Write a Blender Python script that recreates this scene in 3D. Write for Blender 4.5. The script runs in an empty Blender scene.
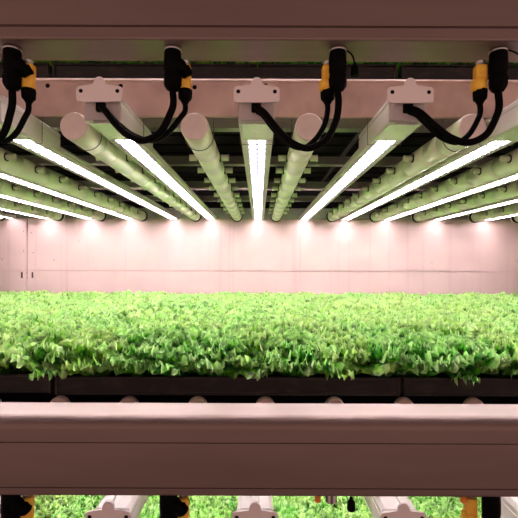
import bpy, bmesh, math, random
from mathutils import Vector, Matrix
R = random.Random(7)
C = bpy.context.scene.collection
SC = bpy.context.scene
PI = math.pi
ZC = 1.6            # eye height; shelf heights below are measured from the eye level
LV = 0.979          # distance from one growing level to the next

# ------------------------------------------------------------------ materials
def mat(name, col, rough=.5, metal=0, spec=.5, noise=None, bump=None, stretch=(1, 1, 1), coat=0):
    m = bpy.data.materials.new(name); m.use_nodes = True
    nt = m.node_tree; b = nt.nodes['Principled BSDF']
    b.inputs['Base Color'].default_value = (*col, 1)
    b.inputs['Roughness'].default_value = rough
    b.inputs['Metallic'].default_value = metal
    b.inputs['Specular IOR Level'].default_value = spec
    b.inputs['Coat Weight'].default_value = coat
    if noise or bump:
        tc = nt.nodes.new('ShaderNodeTexCoord'); mp = nt.nodes.new('ShaderNodeMapping')
        mp.inputs['Scale'].default_value = stretch
        nt.links.new(tc.outputs['Object'], mp.inputs['Vector'])
    if noise:
        sc, c2, lo, hi = noise
        n = nt.nodes.new('ShaderNodeTexNoise'); n.inputs['Scale'].default_value = sc
        n.inputs['Detail'].default_value = 6
        nt.links.new(mp.outputs['Vector'], n.inputs['Vector'])
        r = nt.nodes.new('ShaderNodeValToRGB')
        r.color_ramp.elements[0].position = lo; r.color_ramp.elements[0].color = (*col, 1)
        r.color_ramp.elements[1].position = hi; r.color_ramp.elements[1].color = (*c2, 1)
        nt.links.new(n.outputs['Fac'], r.inputs['Fac'])
        nt.links.new(r.outputs['Color'], b.inputs['Base Color'])
    if bump:
        sc, st = bump
        n = nt.nodes.new('ShaderNodeTexNoise'); n.inputs['Scale'].default_value = sc
        n.inputs['Detail'].default_value = 4
        nt.links.new(mp.outputs['Vector'], n.inputs['Vector'])
        bp = nt.nodes.new('ShaderNodeBump'); bp.inputs['Strength'].default_value = st
        bp.inputs['Distance'].default_value = .004
        nt.links.new(n.outputs['Fac'], bp.inputs['Height'])
        nt.links.new(bp.outputs['Normal'], b.inputs['Normal'])
    return m

M = {}
M['beam'] = mat('anodised_beam', (.225, .152, .133), .40, .5, noise=(9, (.20, .132, .117), .35, .7), stretch=(.3, 3, 3))
M['bar'] = mat('painted_bar', (.80, .59, .51), .5, .0, noise=(14, (.64, .45, .39), .4, .75), bump=(60, .15))
M['rail'] = mat('galvanised_rail', (.38, .38, .32), .4, .5, noise=(30, (.34, .33, .3), .4, .7))
M['white'] = mat('white_plastic', (.80, .74, .71), .38, noise=(20, (.74, .68, .65), .4, .8))
M['plate'] = mat('bracket_plastic', (.86, .74, .71), .5)
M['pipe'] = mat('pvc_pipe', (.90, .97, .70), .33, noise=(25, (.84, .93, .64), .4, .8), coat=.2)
M['cap'] = mat('pipe_cap', (.95, .82, .73), .5, noise=(40, (.86, .72, .69), .4, .8))
M['black'] = mat('black_rubber', (.003, .003, .003), .5, spec=.03)
M['cable'] = mat('cable_sheath', (.003, .003, .003), .5, spec=.03)
M['hole'] = mat('dark_hole', (.01, .007, .006), .8, spec=.1)
M['steel'] = mat('steel', (.55, .52, .5), .3, .9)
M['wire'] = mat('hanger_wire', (.16, .14, .12), .4, .7)
M['yellow'] = mat('yellow_plastic', (.98, .56, .05), .45, noise=(60, (.9, .42, .03), .45, .7))
M['orange'] = mat('orange_plastic', (.85, .26, .03), .45)
M['tray'] = mat('tray_plastic', (.014, .010, .010), .38, spec=.45, noise=(16, (.05, .027, .020), .5, .8), bump=(50, .25), stretch=(1, 1, 2.5))
M['soil'] = mat('growing_medium', (.02, .015, .01), .95, spec=.1, bump=(120, .8))
M['under'] = mat('tray_underside', (.004, .003, .004), .7, spec=.05)
M['floor'] = mat('concrete_floor', (.16, .14, .13), .6, noise=(4, (.11, .1, .09), .4, .7))
M['foil'] = mat('glossy_cover', (.78, .80, .74), .16, .85, bump=(90, .9))
M['roller'] = mat('roller_nylon', (.62, .44, .40), .5, noise=(50, (.54, .37, .33), .4, .7))
M['grey'] = mat('grey_plastic', (.50, .43, .41), .5)

def led_material():
    m = bpy.data.materials.new('led_board'); m.use_nodes = True
    nt = m.node_tree; N = nt.nodes; L = nt.links
    N.remove(N['Principled BSDF']); out = N['Material Output']
    tc = N.new('ShaderNodeTexCoord'); sep = N.new('ShaderNodeSeparateXYZ'); L.new(tc.outputs['Object'], sep.inputs[0])
    def math_(op, a, b=None):
        n = N.new('ShaderNodeMath'); n.operation = op
        for i, v in enumerate((a, b)):
            if v is None: continue
            if isinstance(v, (int, float)): n.inputs[i].default_value = v
            else: L.new(v, n.inputs[i])
        return n.outputs[0]
    fx = math_('FRACT', math_('ADD', math_('MULTIPLY', sep.outputs[0], 1 / .0256), 10.0))
    fy = math_('FRACT', math_('MULTIPLY', sep.outputs[1], 1 / .05))
    ax = math_('ABSOLUTE', math_('SUBTRACT', fx, .5)); ay = math_('ABSOLUTE', math_('SUBTRACT', fy, .5))
    chip = math_('MULTIPLY', math_('LESS_THAN', ax, .34), math_('LESS_THAN', ay, .31))
    mix = N.new('ShaderNodeMix'); mix.data_type = 'RGBA'
    mix.inputs[6].default_value = (.74, .66, .84, 1); mix.inputs[7].default_value = (LED * 1.0, LED * .88, LED * .92, 1)
    L.new(chip, mix.inputs[0])
    em = N.new('ShaderNodeEmission'); L.new(mix.outputs[2], em.inputs['Color'])
    L.new(em.outputs[0], out.inputs['Surface'])
    return m
LED = 78.0
M['led'] = led_material()

def leaf_material():
    m = bpy.data.materials.new('lettuce_leaf'); m.use_nodes = True
    nt = m.node_tree; N = nt.nodes; L = nt.links; b = N['Principled BSDF']; out = N['Material Output']
    tc = N.new('ShaderNodeTexCoord'); oi = N.new('ShaderNodeObjectInfo')
    n = N.new('ShaderNodeTexNoise'); n.inputs['Scale'].default_value = 42; n.inputs['Detail'].default_value = 5
    L.new(tc.outputs['Object'], n.inputs['Vector'])
    r = N.new('ShaderNodeValToRGB'); e = r.color_ramp.elements
    e[0].position = .38; e[0].color = (.008, .13, .018, 1)
    e[1].position = .66; e[1].color = (.30, .74, .03, 1)
    x = e.new(.5); x.color = (.11, .48, .03, 1)
    L.new(n.outputs['Fac'], r.inputs['Fac'])
    at = N.new('ShaderNodeAttribute'); at.attribute_name = 'edge'
    mx = N.new('ShaderNodeMix'); mx.data_type = 'RGBA'; mx.inputs[7].default_value = (.70, .92, .38, 1)
    L.new(at.outputs['Fac'], mx.inputs[0]); L.new(r.outputs['Color'], mx.inputs[6])
    hs = N.new('ShaderNodeHueSaturation')
    mr = N.new('ShaderNodeMapRange'); mr.inputs[3].default_value = .485; mr.inputs[4].default_value = .515
    L.new(oi.outputs['Random'], mr.inputs[0]); L.new(mr.outputs[0], hs.inputs['Hue'])
    L.new(mx.outputs[2], hs.inputs['Color'])
    L.new(hs.outputs['Color'], b.inputs['Base Color'])
    b.inputs['Roughness'].default_value = .30; b.inputs['Specular IOR Level'].default_value = .45
    n2 = N.new('ShaderNodeTexNoise'); n2.inputs['Scale'].default_value = 130; n2.inputs['Detail'].default_value = 3
    L.new(tc.outputs['Object'], n2.inputs['Vector'])
    bp = N.new('ShaderNodeBump'); bp.inputs['Strength'].default_value = .9; bp.inputs['Distance'].default_value = .006
    L.new(n2.outputs['Fac'], bp.inputs['Height']); L.new(bp.outputs[0], b.inputs['Normal'])
    tr = N.new('ShaderNodeBsdfTranslucent'); L.new(hs.outputs['Color'], tr.inputs['Color'])
    ms = N.new('ShaderNodeMixShader'); ms.inputs[0].default_value = .28
    L.new(b.outputs[0], ms.inputs[1]); L.new(tr.outputs[0], ms.inputs[2]); L.new(ms.outputs[0], out.inputs['Surface'])
    return m
M['leaf'] = leaf_material()

def wall_material():
    m = mat('wall_board', (.7, .6, .6), .5)
    nt = m.node_tree; N = nt.nodes; L = nt.links; b = N['Principled BSDF']
    tc = N.new('ShaderNodeTexCoord')
    def tex(scale, stretch, lo, hi, c0, c1):
        mp = N.new('ShaderNodeMapping'); mp.inputs['Scale'].default_value = stretch
        L.new(tc.outputs['Object'], mp.inputs[0])
        n = N.new('ShaderNodeTexNoise'); n.inputs['Scale'].default_value = scale; n.inputs['Detail'].default_value = 3
        L.new(mp.outputs[0], n.inputs['Vector'])
        r = N.new('ShaderNodeValToRGB'); e = r.color_ramp.elements
        e[0].position = lo; e[0].color = (*c0, 1); e[1].position = hi; e[1].color = (*c1, 1)
        L.new(n.outputs['Fac'], r.inputs['Fac']); return r.outputs['Color'], n.outputs['Fac']
    a, af = tex(34, (1, 1, .02), .30, .40, (.47, .325, .31), (.505, .36, .345))     # thin vertical streaks
    c, cf = tex(5, (1, 1, .7), .3, .7, (.90, .90, .90), (1, 1, 1))
    mx = N.new('ShaderNodeMix'); mx.data_type = 'RGBA'; mx.blend_type = 'MULTIPLY'; mx.inputs[0].default_value = 1
    L.new(a, mx.inputs[6]); L.new(c, mx.inputs[7]); L.new(mx.outputs[2], b.inputs['Base Color'])
    bp = N.new('ShaderNodeBump'); bp.inputs['Strength'].default_value = .3; bp.inputs['Distance'].default_value = .003
    L.new(af, bp.inputs['Height']); L.new(bp.outputs[0], b.inputs['Normal'])
    return m
M['wall'] = wall_material()

# ------------------------------------------------------------------ mesh helpers
def box(bm, x0, x1, y0, y1, z0, z1, bev=0):
    t = bmesh.new()
    bmesh.ops.create_cube(t, size=1)
    for v in t.verts:
        v.co = Vector((x0 + (v.co.x + .5) * (x1 - x0), y0 + (v.co.y + .5) * (y1 - y0), z0 + (v.co.z + .5) * (z1 - z0)))
    if bev:
        bmesh.ops.bevel(t, geom=t.edges[:], offset=bev, segments=2, affect='EDGES', profile=.5)
    merge(bm, t)
def merge(bm, t):
    me = bpy.data.meshes.new('t'); t.to_mesh(me); t.free(); bm.from_mesh(me); bpy.data.meshes.remove(me)
def sweep(bm, pts, r, n=10, caps=True):
    """round tube through pts; r is a number or a list of radii"""
    pts = [Vector(p) for p in pts]; rings = []
    up = Vector((0, 0, 1)); prev = None
    for i, p in enumerate(pts):
        a = pts[max(i - 1, 0)]; b = pts[min(i + 1, len(pts) - 1)]
        t = (b - a)
        if t.length < 1e-9: t = Vector((0, 0, 1))
        t.normalize()
        if prev is None:
            s = t.cross(up)
            if s.length < .1: s = t.cross(Vector((1, 0, 0)))
        else:
            s = prev - t * prev.dot(t)
        s.normalize(); prev = s; u = s.cross(t)
        rr = r[i] if isinstance(r, (list, tuple)) else r
        rings.append([bm.verts.new(p + (s * math.cos(k * 2 * PI / n) + u * math.sin(k * 2 * PI / n)) * rr) for k in range(n)])
    for a, b in zip(rings, rings[1:]):
        for k in range(n):
            bm.faces.new((a[k], a[(k + 1) % n], b[(k + 1) % n], b[k])).smooth = True
    if caps:
        for q in (rings[0], rings[-1]):
            try: bm.faces.new(q)
            except ValueError: pass
def lathe(bm, o, axis, prof, n=24):
    """prof: list of (distance along axis, radius); sharp profile, duplicate distances allowed"""
    o = Vector(o); ax = Vector(axis).normalized()
    s = ax.cross(Vector((0, 0, 1)))
    if s.length < .1: s = ax.cross(Vector((1, 0, 0)))
    s.normalize(); u = s.cross(ax); rings = []
    for d, r in prof:
        rings.append([bm.verts.new(o + ax * d + (s * math.cos(k * 2 * PI / n) + u * math.sin(k * 2 * PI / n)) * max(r, 1e-5)) for k in range(n)])
    for (a, b), (p0, p1) in zip(zip(rings, rings[1:]), zip(prof, prof[1:])):
        for k in range(n):
            f = bm.faces.new((a[k], a[(k + 1) % n], b[(k + 1) % n], b[k])); f.smooth = abs(p0[0] - p1[0]) > 1e-6
    bm.faces.new(rings[0]); bm.faces.new(rings[-1])
def prism(bm, prof, a0, a1, axis='X'):
    """extrude a closed outline; axis X: prof=(y,z); Y: prof=(x,z)"""
    def P(a, p): return (a, p[0], p[1]) if axis == 'X' else (p[0], a, p[1])
    A = [bm.verts.new(P(a0, p)) for p in prof]; B = [bm.verts.new(P(a1, p)) for p in prof]
    n = len(prof)
    for k in range(n): bm.faces.new((A[k], A[(k + 1) % n], B[(k + 1) % n], B[k]))
    bm.faces.new(A); bm.faces.new(B[::-1])
def spline(pts, per=6):
    P = [Vector(p) for p in pts]; P = [P[0] * 2 - P[1]] + P + [P[-1] * 2 - P[-2]]; o = []
    for i in range(1, len(P) - 2):
        for k in range(per):
            t = k / per; a, b, c, d = P[i - 1:i + 3]
            o.append(.5 * ((2 * b) + (c - a) * t + (2 * a - 5 * b + 4 * c - d) * t * t + (3 * b - a - 3 * c + d) * t ** 3))
    o.append(P[-2]); return o
def obj(name, bm, m, parent=None, loc=None, smooth=None):
    bmesh.ops.recalc_face_normals(bm, faces=bm.faces[:])
    me = bpy.data.meshes.new(name); bm.to_mesh(me); bm.free(); me.materials.append(M[m] if isinstance(m, str) else m)
    o = bpy.data.objects.new(name, me); C.objects.link(o)
    if parent: o.parent = parent
    if loc: o.location = loc
    if smooth is not None:
        for p in me.polygons: p.use_smooth = smooth
    return o
def tag(o, label=None, cat=None, group=None, kind=None):
    for k, v in (('label', label), ('category', cat), ('group', group), ('kind', kind)):
        if v: o[k] = v
    return o
def empty(name, loc, label=None, cat=None, group=None):
    o = bpy.data.objects.new(name, None); C.objects.link(o); o.location = loc; o.empty_display_size = .05
    return tag(o, label, cat, group)
def dup(root, loc, label=None, group=None, parent=None):
    r = root.copy(); C.objects.link(r)
    if loc is not None: r.location = loc
    if parent: r.parent = parent
    if label: r['label'] = label
    if group: r['group'] = group
    for ch in KIDS.get(root, root.children): dup(ch, None, parent=r)
    return r
KIDS = {}

# ------------------------------------------------------------------ setting
bm = bmesh.new()
sx, sz = -1.795, ZC - .062
for (x0, x1) in ((-3.0, sx - .002), (sx + .002, 3.0)):
    for (z0, z1) in ((.0, sz - .002), (sz + .002, ZC + .95), (ZC + .952, ZC + 1.6)):
        box(bm, x0, x1, 3.25, 3.29, z0, z1, .0012)
box(bm, -3, 3, 3.27, 3.31, 0, ZC + 1.6)
wall = tag(obj('wall_back', bm, 'wall'), kind='structure')
def dots(pts, name='screw_hole', r=.0035):
    for x, z in pts:
        b = bmesh.new(); lathe(b, (x, 3.251, z), (0, -1, 0), [(0, r), (.002, r), (.003, r * .6)], 10)
        obj(name, b, 'hole', wall)
K = 3.25 / 420
dots([((px - 259) * K, ZC + (263 - py) * K) for px, py in
      ((23.5, 232.5), (31, 233.5), (23.5, 252), (33, 253.5), (79, 242), (2, 260), (54, 260.5), (432, 262), (27, 274), (27.5, 279), (517, 260))])
b = bmesh.new()
for px in (22, 32.5):
    x = (px - 259) * K; box(b, x - .006, x + .006, 3.247, 3.251, ZC + (263 - 279) * K, ZC + (263 - 273) * K, .001)
obj('slot', b, 'hole', wall)
b = bmesh.new(); box(b, -3, 3, -2.2, 3.3, -.04, 0)
tag(obj('floor', b, 'floor'), kind='structure')

# ------------------------------------------------------------------ shelf beams
def rounded(y0, y1, z0, z1, rt, rb, gy, slots):
    """section (y,z) of the beam with rounded front edges and fine grooves on the front face"""
    P = []
    for k in range(7):
        a = PI / 2 * k / 6; P.append((y0 + rb - rb * math.sin(a + 0) if 0 else y0 + rb - rb * math.cos(PI / 2 - a), z0 + rb - rb * math.sin(PI / 2 - a)))
    for s in slots:
        P += [(y0, s - .0014), (y0 + .003, s - .0008), (y0 + .003, s + .0008), (y0, s + .0014)]
    for k in range(9):
        a = PI / 2 * k / 8; P.append((y0 + rt - rt * math.cos(a), z1 - rt + rt * math.sin(a)))
    P += [(y1 - .003, z1), (y1, z1 - .003), (y1, z0 + .003), (y1 - .003, z0)]
    return P
def beam(dz, slots, label):
    b = bmesh.new()
    prism(b, rounded(.9, 1.0, -.501, -.333, .024, .005, 0, slots), -1.75, 1.75)
    o = obj('shelf_beam', b, 'beam', loc=(0, 0, ZC + dz))
    return tag(o, label, 'beam', 'horizontal beams along the shelf fronts')
beam(0, (-.483, -.386), 'wide brown metal beam across the middle, below the lettuce trays')
beam(LV, (-.4735, -.471, -.386), 'brown metal beam across the top of the picture, connectors under it')

def crossbar(dz, label):
    b = bmesh.new()
    t = .004
    prism(b, [(1.150, .401), (1.162, .401), (1.162, .405), (1.154, .405), (1.154, .497), (1.196, .497), (1.196, .504),
              (1.149, .504), (1.1425, .4965), (1.1445, .495), (1.150, .494)], -2.1, 2.1)
    o = obj('support_bar', b, 'bar', loc=(0, 0, ZC + dz)); tag(o, label, 'bar', 'pink support bars behind the beams')
    return o
bar = crossbar(0, 'pink painted support bar with round holes, behind the upper row of fixtures')
bar2 = crossbar(-LV, 'pink support bar hidden low behind the wide middle beam')
for px, py in ((47, 86.5), (120, 86.5), (194, 87.5), (265, 85.5), (-30, 86)):
    b = bmesh.new(); lathe(b, ((px - 259) * 1.15 / 420, 1.1505, (263 - py) * 1.15 / 420), (0, -1, 0), [(0, .0062), (.0006, .0062), (.0012, .0045)], 14)
    obj('bolt_hole', b, 'hole', bar)

def rail(y, z0, z1, dz, label, grp='cross rails under the upper trays'):
    b = bmesh.new()
    prism(b, [(y, z0), (y + .04, z0), (y + .04, z0 + .004), (y + .004, z0 + .004), (y + .004, z1 - .004), (y + .04, z1 - .004), (y + .04, z1), (y, z1)], -2.15, 2.15)
    tag(obj('cross_rail', b, 'rail', loc=(0, 0, ZC + dz)), label, 'rail', grp)
ZR = .566   # underside of the upper trays
names = ['first and nearest', 'second', 'third', 'fourth and farthest']
for i, y in enumerate((1.32, 1.81, 2.37, 2.87)):
    rail(y, .424, .505, 0, 'steel cross rail under the black ceiling of trays, %s from the front' % names[i]) if i == 0 else \
        rail(y, .425, .46, 0, 'steel cross rail under the black ceiling of trays, %s from the front' % names[i])
b = bmesh.new(); prism(b, [(3.226, .338), (3.248, .338), (3.248, .42), (3.226, .42)], -2.3, 2.3)
tag(obj('back_beam', b, 'rail', loc=(0, 0, ZC)), 'grey green steel beam along the top of the pink back wall', 'beam')
b = bmesh.new(); box(b, -2.3, 2.3, 3.232, 3.248, .4205, .5600, .001)  # added black strip so the area above the back beam reads as shade
tag(obj('shade_strip', b, 'under', loc=(0, 0, ZC)), 'added black strip imitating the shade above the back beam, between the pipe ends', 'strip')
rail(1.32, .424, .505, -LV, 'steel rail carrying the round rollers in front of the lettuce trays', 'rails below the lettuce trays')

def backplate(dz, label):
    b = bmesh.new(); prism(b, [(1.362, .44), (1.366, .44), (1.366, .556), (1.40, .556), (1.40, .560), (1.362, .560)], -2.1, 2.1)
    tag(obj('guide_rail', b, 'under', loc=(0, 0, ZC + dz)), label, 'rail', 'black guide rails under the trays')
backplate(-LV, 'black guide rail behind the round rollers under the middle trays')
backplate(0, 'black guide rail under the dark trays above the lamps')
# rollers
rb = bmesh.new()
lathe(rb, (0, 0, 0), (0, 1, 0), [(0, .024), (.003, .0285), (.006, .0295), (.022, .0295), (.025, .0275), (.025, .006)], 28)
roller = empty('conveyor_roller', (0, 0, 0), 'x', 'roller', 'round rollers carrying the middle lettuce trays')
obj('wheel', rb, 'roller', roller)
b = bmesh.new(); lathe(b, (0, -.004, 0), (0, 1, 0), [(0, .004), (.002, .006), (.062, .006)], 10); obj('axle', b, 'steel', roller)
KIDS[roller] = list(roller.children)
ords = ['first', 'second', 'third', 'fourth', 'fifth', 'sixth', 'seventh', 'eighth', 'ninth', 'tenth', 'eleventh', 'twelfth', 'thirteenth', 'fourteenth', 'fifteenth']
for i, x in enumerate((-.613, -.4, -.188, .021, .235, .449, .664, .877, 1.09, -.826, -1.039)):
    lab = 'pink round roller under the trays, %s' % (ords[i] + ' from the left' if i < 7 else ('just', 'farther')[(i - 7) % 2] + ' beyond the %s frame edge' % ('right' if x > 0 else 'left'))
    o = roller if i == 0 else dup(roller, (0, 0, 0), lab)
    o.location = (x, 1.283, ZC - .4430); o['label'] = lab

# ------------------------------------------------------------------ trays
def tray(x0, x1, dz, label, extra=0.0, y0=1.309, y1=3.12):
    w = x1 - x0 - .014
    root = empty('growing_tray', ((x0 + x1) / 2, y0, ZC - .413 + dz + extra), label, 'tray',
                 'black trays holding lettuce')
    b = bmesh.new(); h = .058; d = y1 - y0
    box(b, -w / 2, w / 2, 0, .006, .0, h - .004, .001); box(b, -w / 2, w / 2, d - .006, d, .0, h, .001)
    box(b, -w / 2, -w / 2 + .006, 0, d, 0, h, .001); box(b, w / 2 - .006, w / 2, 0, d, 0, h, .001)
    box(b, -w / 2 - .002, w / 2 + .002, -.006, .006, h - .006, h, .002)          # rolled rim
    box(b, -w / 2, w / 2, -.003, .001, .004, .010, .001)
    for k in (-.497, .497):
        box(b, k * w - .004, k * w + .004, -.005, .001, .0, h - .005, .001)
    obj('shell', b, 'tray', root)
    b = bmesh.new(); box(b, -w / 2 + .006, w / 2 - .006, .006, d - .006, 0.0, .006)
    n = int(d / .15)
    for k in range(n):
        box(b, -w / 2 + .01, w / 2 - .01, .08 + k * .15, .095 + k * .15, -.006, .001, .001)
    obj('base', b, 'under', root)
    b = bmesh.new(); box(b, -w / 2 + .006, w / 2 - .006, .006, d - .006, .006, .040)
    obj('growing_medium', b, 'soil', root)
    return root
TX = [-2.809, -1.724, -.639, .446, 1.531, 2.616]
pos = ['far left', 'left', 'centre', 'right', 'far right']
for i in range(5):
    tray(TX[i], TX[i + 1], 0, 'black tray full of green lettuce on the middle shelf, %s one of the row' % pos[i], .006 if i == 1 else 0)
    tray(TX[i] - .012, TX[i + 1] - .012, LV - .005, 'black tray on the shelf above the lamps, %s one of the row' % pos[i])
for i in (1, 2, 3):
    tray(TX[i], TX[i + 1], -LV, 'black tray under the lettuce of the bottom shelf, %s one of the row' % pos[i])

# ------------------------------------------------------------------ air pipes
def make_pipe(X, label):
    r = .0365; L = 2.11
    root = empty('air_pipe', (X, 1.08, ZC + .350), label, 'pipe', 'pale air pipes under the ceiling')
    b = bmesh.new(); prof = [(0, r - .002), (.002, r)]
    ds = [.14] + [.24 + .19 * k for k in range(10)]
    for d in ds:
        if d > L - .04: continue
        prof += [(d - .0026, r), (d - .002, r - .0035), (d + .002, r - .0035), (d + .0026, r)]
    prof += [(L - .001, r), (L, r - .004)]
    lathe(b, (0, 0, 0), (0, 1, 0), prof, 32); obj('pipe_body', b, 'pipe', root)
    b = bmesh.new(); lathe(b, (0, -.005, 0), (0, 1, 0), [(0, r - .005), (.0015, r - .0022), (.004, r - .0008), (.0052, r - .0008)], 32)
    obj('end_cap', b, 'cap', root)
    b = bmesh.new(); lathe(b, (0, L - .05, 0), (0, 1, 0), [(0, r), (0, r + .005), (.022, r + .005), (.022, r)], 32)
    obj('rubber_ring', b, 'black', root)
    # hanger wire loop
    b = bmesh.new(); q = r + .003
    pts = [(-q, .085, .056)] + [(-q * math.cos(a), .085, -q * math.sin(a)) for a in [PI * k / 14 for k in range(15)]] + [(q, .085, .056)]
    sweep(b, pts, .0011, 6); obj('hanger_wire', b, 'wire', root)
    for k in range(9):
        y = .32 + .19 * k
        for s in (-1, 1):
            b = bmesh.new()
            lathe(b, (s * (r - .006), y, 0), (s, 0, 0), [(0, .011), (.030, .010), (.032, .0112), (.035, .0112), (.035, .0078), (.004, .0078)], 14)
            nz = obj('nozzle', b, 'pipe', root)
            b = bmesh.new(); lathe(b, (s * (r - .004), y, 0), (s, 0, 0), [(0, .0115), (.0055, .0145), (.0065, .0135), (.0065, .0115)], 14)  # black ring stands in for the shadow curl around the nozzle base
            obj('shade_ring', b, 'black', nz); KIDS[nz] = list(nz.children)
    KIDS[root] = list(root.children)
    return root
pipe0 = None
PX = [(-1.94, 'pale air pipe at the far left edge of the ceiling, only its end in view'),
      (-1.51, 'thin looking pale air pipe low at the left, just above the wall panel seam'),
      (-1.19, 'green tinted air pipe entering from the left, second up from the lowest complete one'),
      (-.88, 'large green tinted air pipe crossing the upper left, no round end in view'),
      (-.477, 'pale air pipe with round pink end cap, leftmost end cap, below the left cable bracket'),
      (-.167, 'pale air pipe with pink end cap just left of the central lamp'),
      (.128, 'pale air pipe with pink end cap just right of the central lamp'),
      (.547, 'pale air pipe with pink end cap at the right, rightmost end cap'),
      (.870, 'large green tinted air pipe crossing the right side, no round end in view'),
      (1.19, 'green tinted air pipe at the right edge, between two bright lamp strips'),
      (1.62, 'green tinted air pipe low at the right edge, above the pink wall'),
      (1.94, 'green tinted air pipe at the far right, only its ringed end in view')]
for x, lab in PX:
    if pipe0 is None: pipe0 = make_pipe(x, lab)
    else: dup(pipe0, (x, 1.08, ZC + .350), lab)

# ------------------------------------------------------------------ lamp fixtures
def make_fixture():
    root = empty('grow_light', (0, 0, 0), 'x', 'lamp', 'long white grow lamps')
    y0, L = 0, 2.235
    def section(rec):
        P = [(-.0415, 0)]
        if rec: P += [(-.0264, 0), (-.0260, .0035), (.0260, .0035), (.0264, 0)]
        P += [(.0415, 0), (.043, .0015), (.043, .043), (.041, .044), (.041, .047), (.043, .048), (.043, .058), (.034, .067), (.010, .067), (.008, .064), (-.008, .064), (-.010, .067), (-.034, .067), (-.043, .058),
              (-.043, .048), (-.041, .047), (-.041, .044), (-.043, .043), (-.043, .0015)]
        return P
    b = bmesh.new(); prism(b, section(True), .006, .300, 'Y'); obj('driver_housing', b, 'white', root)
    slim = [(-.0415, 0), (-.0264, 0), (-.0260, .0035), (.0260, .0035), (.0264, 0), (.0415, 0), (.043, .0015), (.043, .006), (.0405, .008), (.0405, .011), (.043, .013), (.041, .022), (.030, .028),
            (-.030, .028), (-.041, .022), (-.043, .013), (-.0405, .011), (-.0405, .008), (-.043, .006), (-.043, .0015)]
    b = bmesh.new(); prism(b, slim, .300, L - .004, 'Y'); obj('lamp_channel', b, 'white', root)
    b = bmesh.new(); box(b, -.0425, .0425, -.002, .010, .0005, .066, .004)
    box(b, -.03, .03, -.0145, -.001, .042, .060, .002)
    obj('end_block', b, 'grey', root)
    b = bmesh.new(); box(b, -.042, .042, L - .006, L, .0155, .027, .002); obj('rear_cap', b, 'plate', root)
    # bracket plate with round tab: outline in x,z
    P = []
    def arc(cx, cz, r, a0, a1, n=6):
        for k in range(n + 1):
            a = math.radians(a0 + (a1 - a0) * k / n); P.append((cx + r * math.cos(a), cz + r * math.sin(a)))
    arc(.047, .043, .006, -80, 0, 4); arc(.044, .064, .009, 0, 70, 5); P.append((.032, .0745))
    P.append((.0135, .0762)); arc(0, .0815, .0130, 0, 180, 12); P.append((-.0135, .0762)); P.append((-.032, .0745))
    arc(-.044, .064, .009, 110, 180, 5); arc(-.047, .043, .006, 180, 260, 4)
    P += [(-.036, .0372), (-.033, .0355), (-.030, .0372), (.012, .0372), (.015, .0355), (.018, .0372)]
    b = bmesh.new(); prism(b, P, -.020, -.014, 'Y')
    bmesh.ops.bevel(b, geom=[e for e in b.edges if abs(e.verts[0].co.y + .020) < 1e-5 and abs(e.verts[1].co.y + .020) < 1e-5], offset=.001, segments=1, affect='EDGES')
    pl = obj('bracket_plate', b, 'plate', root)
    for s in (-1, 1):
        b = bmesh.new(); lathe(b, (s * .042, -.0198, .061), (0, -1, 0), [(0, .0046), (.0008, .0046), (.0012, .0036)], 14)
        sc = obj('screw', b, 'hole', pl)
    b = bmesh.new(); box(b, -.012, .010, -.012, 0, .018, .040, .003); obj('socket', b, 'black', root)
    b = bmesh.new()
    for s in (-1, 1):
        box(b, s * .0300 - .0006, s * .0300 + .0006, .02, .145, .0005, .002)
    box(b, -.0375, .0375, .018, .148, -.0020, .0034, .001)
    obj('end_cover', b, 'foil', root)
    for a0, a1 in ((.153, 1.155), (1.163, L - .010)):
        b = bmesh.new(); box(b, -.0256, .0256, a0, a1, .0006, .0034); obj('led_strip', b, 'led', root)
    b = bmesh.new(); q = .0465
    sweep(b, [(-q, .185, .071), (-q, .185, -.0025), (q, .185, -.0025), (q, .185, .071)], .0010, 6); obj('hanger_wire', b, 'wire', root)
    KIDS[root] = list(root.children); KIDS[pl] = list(pl.children)
    return root
fx0 = make_fixture()
FX = [(-1.905, 'white lamp at the far left edge, last of the row'),
      (-1.625, 'bright lamp strip low at the left edge, fifth from the central lamp'),
      (-1.305, 'bright lamp strip at the left edge, fourth to the left of the central lamp'),
      (-.995, 'long bright lamp strip, third left of the central lamp'),
      (-.652, 'long bright lamp strip crossing the upper left, second left of the central lamp'),
      (-.369, 'white lamp with pink bracket and black cable, first left of the central lamp'),
      (-.007, 'central white lamp seen head on with pink bracket and black cable'),
      (.347, 'white lamp with pink bracket and black cable, first right of the central lamp'),
      (.660, 'long bright lamp strip, second right of the central lamp'),
      (.985, 'bright lamp strip at the right, third right of the central lamp'),
      (1.360, 'bright lamp strip low at the right edge, fourth right of the central lamp'),
      (1.745, 'bright lamp strip at the far right edge, last of the row')]
ZF = .333
for i, (x, lab) in enumerate(FX):
    if i == 0: fx0.location = (x, .985, ZC + ZF); fx0['label'] = lab
    else: dup(fx0, (x, .985, ZC + ZF), lab)
for x, lab in ((-.99, 'white lamp of the bottom row, hidden beyond the left edge'),
               (-.652, 'white lamp of the bottom row, just outside the left edge'),
               (-.345, 'white lamp top with pink bracket at the bottom edge, left one of three'),
               (-.007, 'white lamp top with pink bracket at the bottom edge, centre one of three'),
               (.335, 'white lamp top with pink bracket at the bottom edge, right one of three'),
               (.660, 'white lamp of the bottom row, just outside the right edge'),
               (.985, 'white lamp of the bottom row, hidden beyond the right edge')):
    dup(fx0, (x, .985, ZC + ZF - LV), lab, 'white grow lamps of the bottom shelf')
for x, lab in ((-.652, 'leftmost'), (-.363, 'second'), (-.007, 'central'), (.347, 'fourth'), (.660, 'rightmost')):
    dup(fx0, (x, .985, ZC + ZF + LV), 'white lamp lighting the shelf above the picture, %s of five' % lab, 'white grow lamps of the top shelf')

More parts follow.
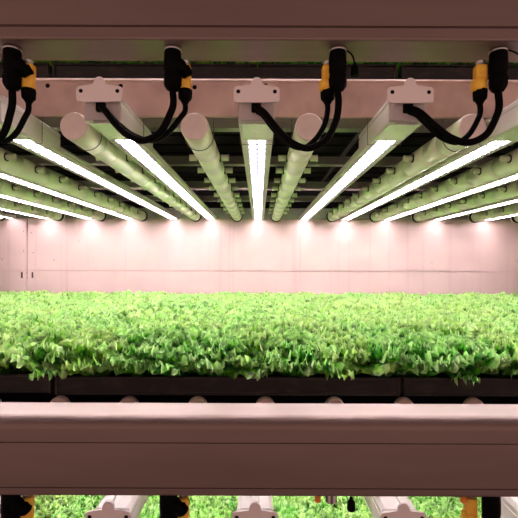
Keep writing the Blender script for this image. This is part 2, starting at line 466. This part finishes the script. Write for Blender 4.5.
# ------------------------------------------------------------------ connectors and cables
def connector(X, dz, side, bulge, label, yx=None, ydz=0, black=True):
    """black round plug under the beam, with a yellow coupling beside it"""
    root = empty('cable_connector', (X, .937, ZC + .478 + dz), label, 'connector', 'black and yellow cable connectors under the beams')
    b = bmesh.new()
    lathe(b, (0, 0, 0), (0, 0, -1), [(0, .014), (.004, .0165), (.008, .0185), (.028, .0195), (.052, .0195), (.055, .0175), (.057, .0185), (.063, .019), (.065, .0165)], 24)
    if bulge:
        sweep(b, [(0, -.002, -.028), (.016 * side, -.002, -.042), (.030 * side, .002, -.058)], [.016, .017, .010], 16)
        lathe(b, (.022 * side, .002, -.040), (side * .5, .2, -.85), [(0, .008), (.004, .014), (.020, .014), (.024, .010)], 16)
    body = obj('plug_body', b, 'black', root)
    b = bmesh.new(); lathe(b, (0, 0, -.0015), (0, 0, -1), [(0, .0165), (.001, .0190), (.005, .0194), (.006, .0180)], 24); obj('collar', b, 'steel', root)
    b = bmesh.new(); lathe(b, (0, 0, -.065), (0, 0, -1), [(0, .0195), (.002, .0205), (.018, .0195), (.028, .013), (.031, .0075)], 8)
    obj('cable_nut', b, 'black', root, smooth=False)
    if yx is not None:
        y = empty('t', (0, 0, 0)); bpy.data.objects.remove(y)
        yy = .016
        b = bmesh.new()
        z0 = -.030 - ydz
        box(b, yx - .013, yx + .013, yy - .011, yy + .011, z0 - .058, z0, .005)
        if not bulge:
            lathe(b, (yx - .003 * side * -1, yy, z0 - .030), (0, 0, -1), [(0, .010), (.006, .0165), (.024, .017), (.030, .013)], 16)
        yo = obj('yellow_coupling', b, 'yellow', root)
        b = bmesh.new(); lathe(b, (yx, yy, z0 + .002), (0, 0, 1), [(-.006, .009), (.004, .009), (.006, .011), (.008, .007)], 14)
        obj('coupling_stud', b, 'steel', root)
        b = bmesh.new(); lathe(b, (yx, yy, z0 - .056), (0, 0, -1), [(0, .0155), (.004, .0165), (.020, .0155), (.026, .010), (.032, .007)], 8)
        obj('coupling_nut', b, 'black', root, smooth=False)
    return root
c1 = connector(-.552, 0, 1, True, 'black connector with yellow coupling at the top left corner', .028)
c2 = connector(-.194, 0, 1, True, 'black connector with hidden yellow coupling, left of the central lamp bracket', .025, -.0)
c3 = connector(.174, 0, -1, False, 'black connector with slim yellow coupling, right of the central lamp bracket', -.020)
c4 = connector(.532, 0, -1, False, 'black connector with wide yellow coupling at the top right', -.032, -.002)
c5 = connector(-.552, -LV, 1, True, 'black connector with yellow coupling at the bottom left corner', .028)
c6 = connector(-.200, -LV, 1, True, 'black connector at the bottom edge, left of the central lower lamp', .030)
c7 = connector(.520, -LV, -1, False, 'black connector with yellow coupling at the bottom right', -.038, -.002)

def cap_on_wire(X, dz, label, s=1):
    root = empty('dust_cap', (X, .937, ZC + .478 + dz), label, 'cap', 'small black caps hanging on thin wires')
    b = bmesh.new(); lathe(b, (.040 * s, .01, -.026), (0, 0, -1), [(0, .0035), (.006, .0045), (.010, .0085), (.026, .0095), (.030, .008)], 14)
    obj('cap_body', b, 'black', root)
    b = bmesh.new(); sweep(b, spline([(.012 * s, 0, -.004), (.024 * s, .004, -.0035), (.035 * s, .008, -.012), (.040 * s, .01, -.028)]), .0019, 8)
    obj('cap_wire', b, 'cable', root)
cap_on_wire(.174, 0, 'small black cap on a thin wire, right of the connector at top centre')
cap_on_wire(.170, -LV, 'small black cap on a thin wire at the bottom edge, right of centre')
# lower right of centre: grey ribbed coupling and orange caps
root = empty('ribbed_coupling', (.164, .945, ZC + .478 - LV), 'grey ribbed coupling at the bottom edge, left of the hanging black cap', 'connector')
b = bmesh.new(); lathe(b, (0, 0, 0), (0, 0, -1), [(0, .012), (.034, .012), (.036, .010)], 20)
obj('coupling_body', b, 'grey', root)
for k in range(5):
    b = bmesh.new(); a = -PI / 2 + (k - 2) * .5
    sweep(b, [(.0122 * math.cos(a), .0122 * math.sin(a), -.003), (.0122 * math.cos(a), .0122 * math.sin(a), -.033)], .0014, 6); obj('rib', b, 'white' if k % 2 else 'black', root)
for x, lab in ((.134, 'orange cap at the bottom edge, left of the ribbed grey coupling'), (.462, 'orange cap at the bottom edge, left of the lower right connector')):
    b = bmesh.new(); lathe(b, (0, 0, 0), (0, 0, -1), [(0, .003), (.022, .003), (.023, .0065), (.034, .007), (.037, .004)], 16)
    tag(obj('orange_cap', b, 'orange', loc=(x, .945, ZC + .478 - LV)), lab, 'cap')
# stray wire arc at the top right
b = bmesh.new(); sweep(b, spline([(.545, .935, ZC + .477), (.556, .935, ZC + .4755), (.57, .935, ZC + .470), (.585, .935, ZC + .458), (.59, .935, ZC + .44)]), .0018, 8)
tag(obj('thin_wire', b, 'cable'), 'thin black wire arcing from the top right connector to the frame edge', 'wire')

def cable(F, Cx, low, r, label, kind='main', start_z=None):
    """from the socket of the lamp at F to the nut of the connector at Cx"""
    zs = ZF + .028
    w = Cx - F
    q = (zs - low) / .102
    T = [(0, 1.0, .976), (.10, .82, .958), (.25, .46, .946), (.43, .14, .940), (.64, 0, .935)]
    if kind == 'main':
        P = [(F + f * w, y, low + h * .102 * q) for f, h, y in T] + [(F + .85 * w, .933, low + .018), (F + .975 * w, .934, low + .060), (F + 1.01 * w, .936, .355), (F + w, .937, .384)]
    else:
        P = [(F + f * w, y + .010, low + .003 + (h * .102 - .007 * h) * q) for f, h, y in T] + [(F + .82 * w, .946, low + .022), (F + .95 * w, .948, low + .055), (F + w, .952, start_z - .02), (F + w, .953, start_z)]
    b = bmesh.new(); sweep(b, spline([(p[0], p[1], p[2] + ZC) for p in P], 7), r, 12)
    tag(obj('power_cable', b, 'cable'), label, 'cable', 'black drooping power cables')
Y1 = .478 - .030 - .056 - .028
for F, X, low, yx, nm in ((-.652, -.552, .270, .028, 'top left corner connector'), (-.369, -.194, .272, .025, 'connector left of the central lamp'),
                          (-.007,   .174, .256, -.020, 'connector right of the central lamp'), (.347, .532, .270, -.032, 'top right connector')):
    cable(F, X, low, .0078, 'thick drooping black cable up to the ' + nm)
    cable(F, X + yx, low, .0062, 'thinner drooping black cable from the yellow coupling of the ' + nm, 'second', Y1)

# ------------------------------------------------------------------ lettuce
def lettuce_mesh(seed, nleaf=34, spread=40):
    R = random.Random(seed); bm = bmesh.new(); lay = bm.verts.layers.float.new('edge')
    NU, NV = 12, 24
    for i in range(nleaf):
        f = i / (nleaf - 1)                       # 0 heart leaf, 1 outer leaf
        a = i * 2.39996 + R.uniform(-.3, .3)
        tilt = math.radians(5 + spread * f ** 1.2 + R.uniform(-7, 7))
        Ln = (.142 + .030 * f) * R.uniform(.88, 1.1)
        W = (.021 + .020 * f) * R.uniform(.85, 1.15)
        curl = math.radians(R.uniform(5, 38) * (.3 + .8 * f))
        k1 = R.uniform(2.0, 3.6); p1 = R.uniform(0, 6.3); p2 = R.uniform(0, 6.3); k2 = R.uniform(5, 8.5)
        rad = Vector((math.cos(a), math.sin(a), 0)); tan = Vector((-math.sin(a), math.cos(a), 0)); up = Vector((0, 0, 1))
        base = rad * (.004 + .012 * f) + up * (0)
        g = []; pos = base.copy(); ds = Ln / NU
        for u in range(NU + 1):
            t = u / NU; th = tilt + curl * t * t
            dirv = rad * math.sin(th) + up * math.cos(th); nor = rad * math.cos(th) - up * math.sin(th)
            if u: pos = pos + dirv * ds
            wu = W * (.20 + .95 * math.sin(min(1, t * 1.02) * PI * .56) ** 1.6) * (1 if t < .93 else .86)
            row = []
            for v in range(NV + 1):
                s = v / NV * 2 - 1
                e = max(abs(s) ** 2.5, max(0, (t - .72) / .28) ** 1.5) * (t ** .8)
                fr = .0115 * math.sin(k1 * PI * s + p1 + 3 * t) * t * .8 +   .013 * e * math.sin(k2 * PI * (s * .9) + 15 * t + p2) + R.uniform(-.0045, .0045) * e
                back = -.35 * W * (1 - s * s) * t          # cupped midrib
                q = pos + tan * (s * wu * (1 + R.uniform(-.08, .08) * e)) + nor * (fr + back * .5)
                q += dirv * (R.uniform(-.003, .003) * e + .006 * e * math.sin(k2 * 4.1 * s + p1) - .016 * s * s * t)
                vt = bm.verts.new(q); vt[lay] = min(1, max(0, e * 1.1 - .45 + R.uniform(-.3, .4) * e)); row.append(vt)
            g.append(row)
        for u in range(NU):
            for v in range(NV):
                bm.faces.new((g[u][v], g[u][v + 1], g[u + 1][v + 1], g[u + 1][v])).smooth = True
    me = bpy.data.meshes.new('lettuce'); bm.to_mesh(me); bm.free(); me.materials.append(M['leaf']); return me
LM = [lettuce_mesh(s) for s in range(11, 17)]
LF = [lettuce_mesh(s, 42, 54) for s in range(31, 35)]
cnt = [0]
def head(x, y, z, s, label, group, sz=None, front=False):
    o = bpy.data.objects.new('lettuce_head', LM[cnt[0] % len(LM)] if R.random() < .5 else R.choice(LM)); cnt[0] += 1
    if front: o.data = R.choice(LF)
    C.objects.link(o); o.location = (x, y, z)
    o.rotation_euler = (R.uniform(-.08, .08), R.uniform(-.08, .08), R.uniform(0, 6.28)); o.scale = (s, s, (sz or s))
    tag(o, label, 'lettuce', group)
ZM = ZC - .413 + .038
rows = 12; Y0 = 1.375; dy = .150
def tray_of(x):
    for i in range(5):
        if TX[i] <= x < TX[i + 1]: return i
    return 0 if x < 0 else 4
G = 'lettuce heads on the middle shelf'
for r in range(rows):
    y = Y0 + dy * r
    half = .617 * y + .36
    sp = .132 if r == 0 else .150
    n = int(half / sp)
    xs = [k * sp + (sp / 2 if r % 2 else 0) for k in range(-n - (r % 2), n + 1)]
    for j, x in enumerate(xs):
        if r == 0: lab = 'frilly green lettuce head in the front row of the middle shelf, ' + ('beyond the frame edge' if abs(x) > .86 else '%s from the left' % ords[sum(1 for q in xs if -.86 <= q < x)])
        else:
            lab = 'frilly green lettuce head in the %s tray, %s' % (pos[tray_of(x)], 'second row behind the front row' if r == 1 else 'in the packed middle rows' if r < rows - 1 else 'last row against the pink wall')
        s = R.uniform(.92, 1.12)
        zt = R.uniform(.96, 1.06) if r else R.uniform(.92, 1.05)
        head(x + R.uniform(-.02, .02), y + (R.uniform(-.012, .02)), ZM, s, lab, G, zt, r == 0)
for r in range(6):
    y = 1.70 + .15 * r; n = int((.60 * y + .05) / .15)
    for k in range(-n, n + 1):
        x = k * .15 + (.075 if r % 2 else 0)
        head(x + R.uniform(-.02, .02), y + R.uniform(-.02, .02), ZM - LV, R.uniform(.95, 1.1),
             'frilly bright lettuce head on the bottom shelf, %s' % ('left of the central lower lamp' if x < -.02 else 'right of the central lower lamp' if x > .02 else 'behind the central lower lamp'), 'lettuce heads on the bottom shelf')
for k in range(-6, 7):
    head(k * .14, 1.362, ZM + LV - .018, R.uniform(1.0, 1.12), 'frilly lettuce leaves peeking over the dark tray above the lamps, %s from the left' % ords[k + 6], 'lettuce heads on the shelf above the lamps', .95)

# ------------------------------------------------------------------ light of the aisle
w = bpy.data.worlds.new('World'); SC.world = w; w.use_nodes = True
nt = w.node_tree; N = nt.nodes; bg = N['Background']      # lit racks across the aisle at eye level, dark above and below
tc = N.new('ShaderNodeTexCoord'); sp = N.new('ShaderNodeSeparateXYZ'); ab = N.new('ShaderNodeMath'); ab.operation = 'MULTIPLY_ADD'
ab.inputs[1].default_value = .5; ab.inputs[2].default_value = .5
rp = N.new('ShaderNodeValToRGB'); e = rp.color_ramp.elements
e[0].position = 0; e[0].color = (.25, .16, .15, 1); e[1].position = 1; e[1].color = (.06, .04, .04, 1)
for p_, c_ in ((.25, 1.05), (.5, 1.1), (.63, .6), (.78, .30)):
    x_ = e.new(p_); x_.color = (c_, c_ * .66, c_ * .58, 1)
nt.links.new(tc.outputs['Generated'], sp.inputs[0]); nt.links.new(sp.outputs[2], ab.inputs[0]); nt.links.new(ab.outputs[0], rp.inputs[0])
nt.links.new(rp.outputs[0], bg.inputs[0]); bg.inputs[1].default_value = .85

# ------------------------------------------------------------------ camera
cam = bpy.data.cameras.new('camera'); co = bpy.data.objects.new('camera', cam); C.objects.link(co)
co.location = (0, 0, ZC); co.rotation_euler = (PI / 2, 0, 0)
co.matrix_world = Matrix.Translation((0, 0, ZC)) @ Matrix.Rotation(PI / 2, 4, 'X') @ Matrix.Rotation(math.radians(.22), 4, 'Z')
cam.sensor_width = 36; cam.lens = 420 / 518 * 36; cam.shift_y = 4 / 518; cam.clip_start = .05
SC.camera = co
SC.view_settings.view_transform = 'Standard'; SC.view_settings.look = 'None'; SC.view_settings.exposure = 0; SC.view_settings.gamma = 1
SC.view_settings.use_curve_mapping = False
SC.cycles.max_bounces = 8; SC.cycles.diffuse_bounces = 5
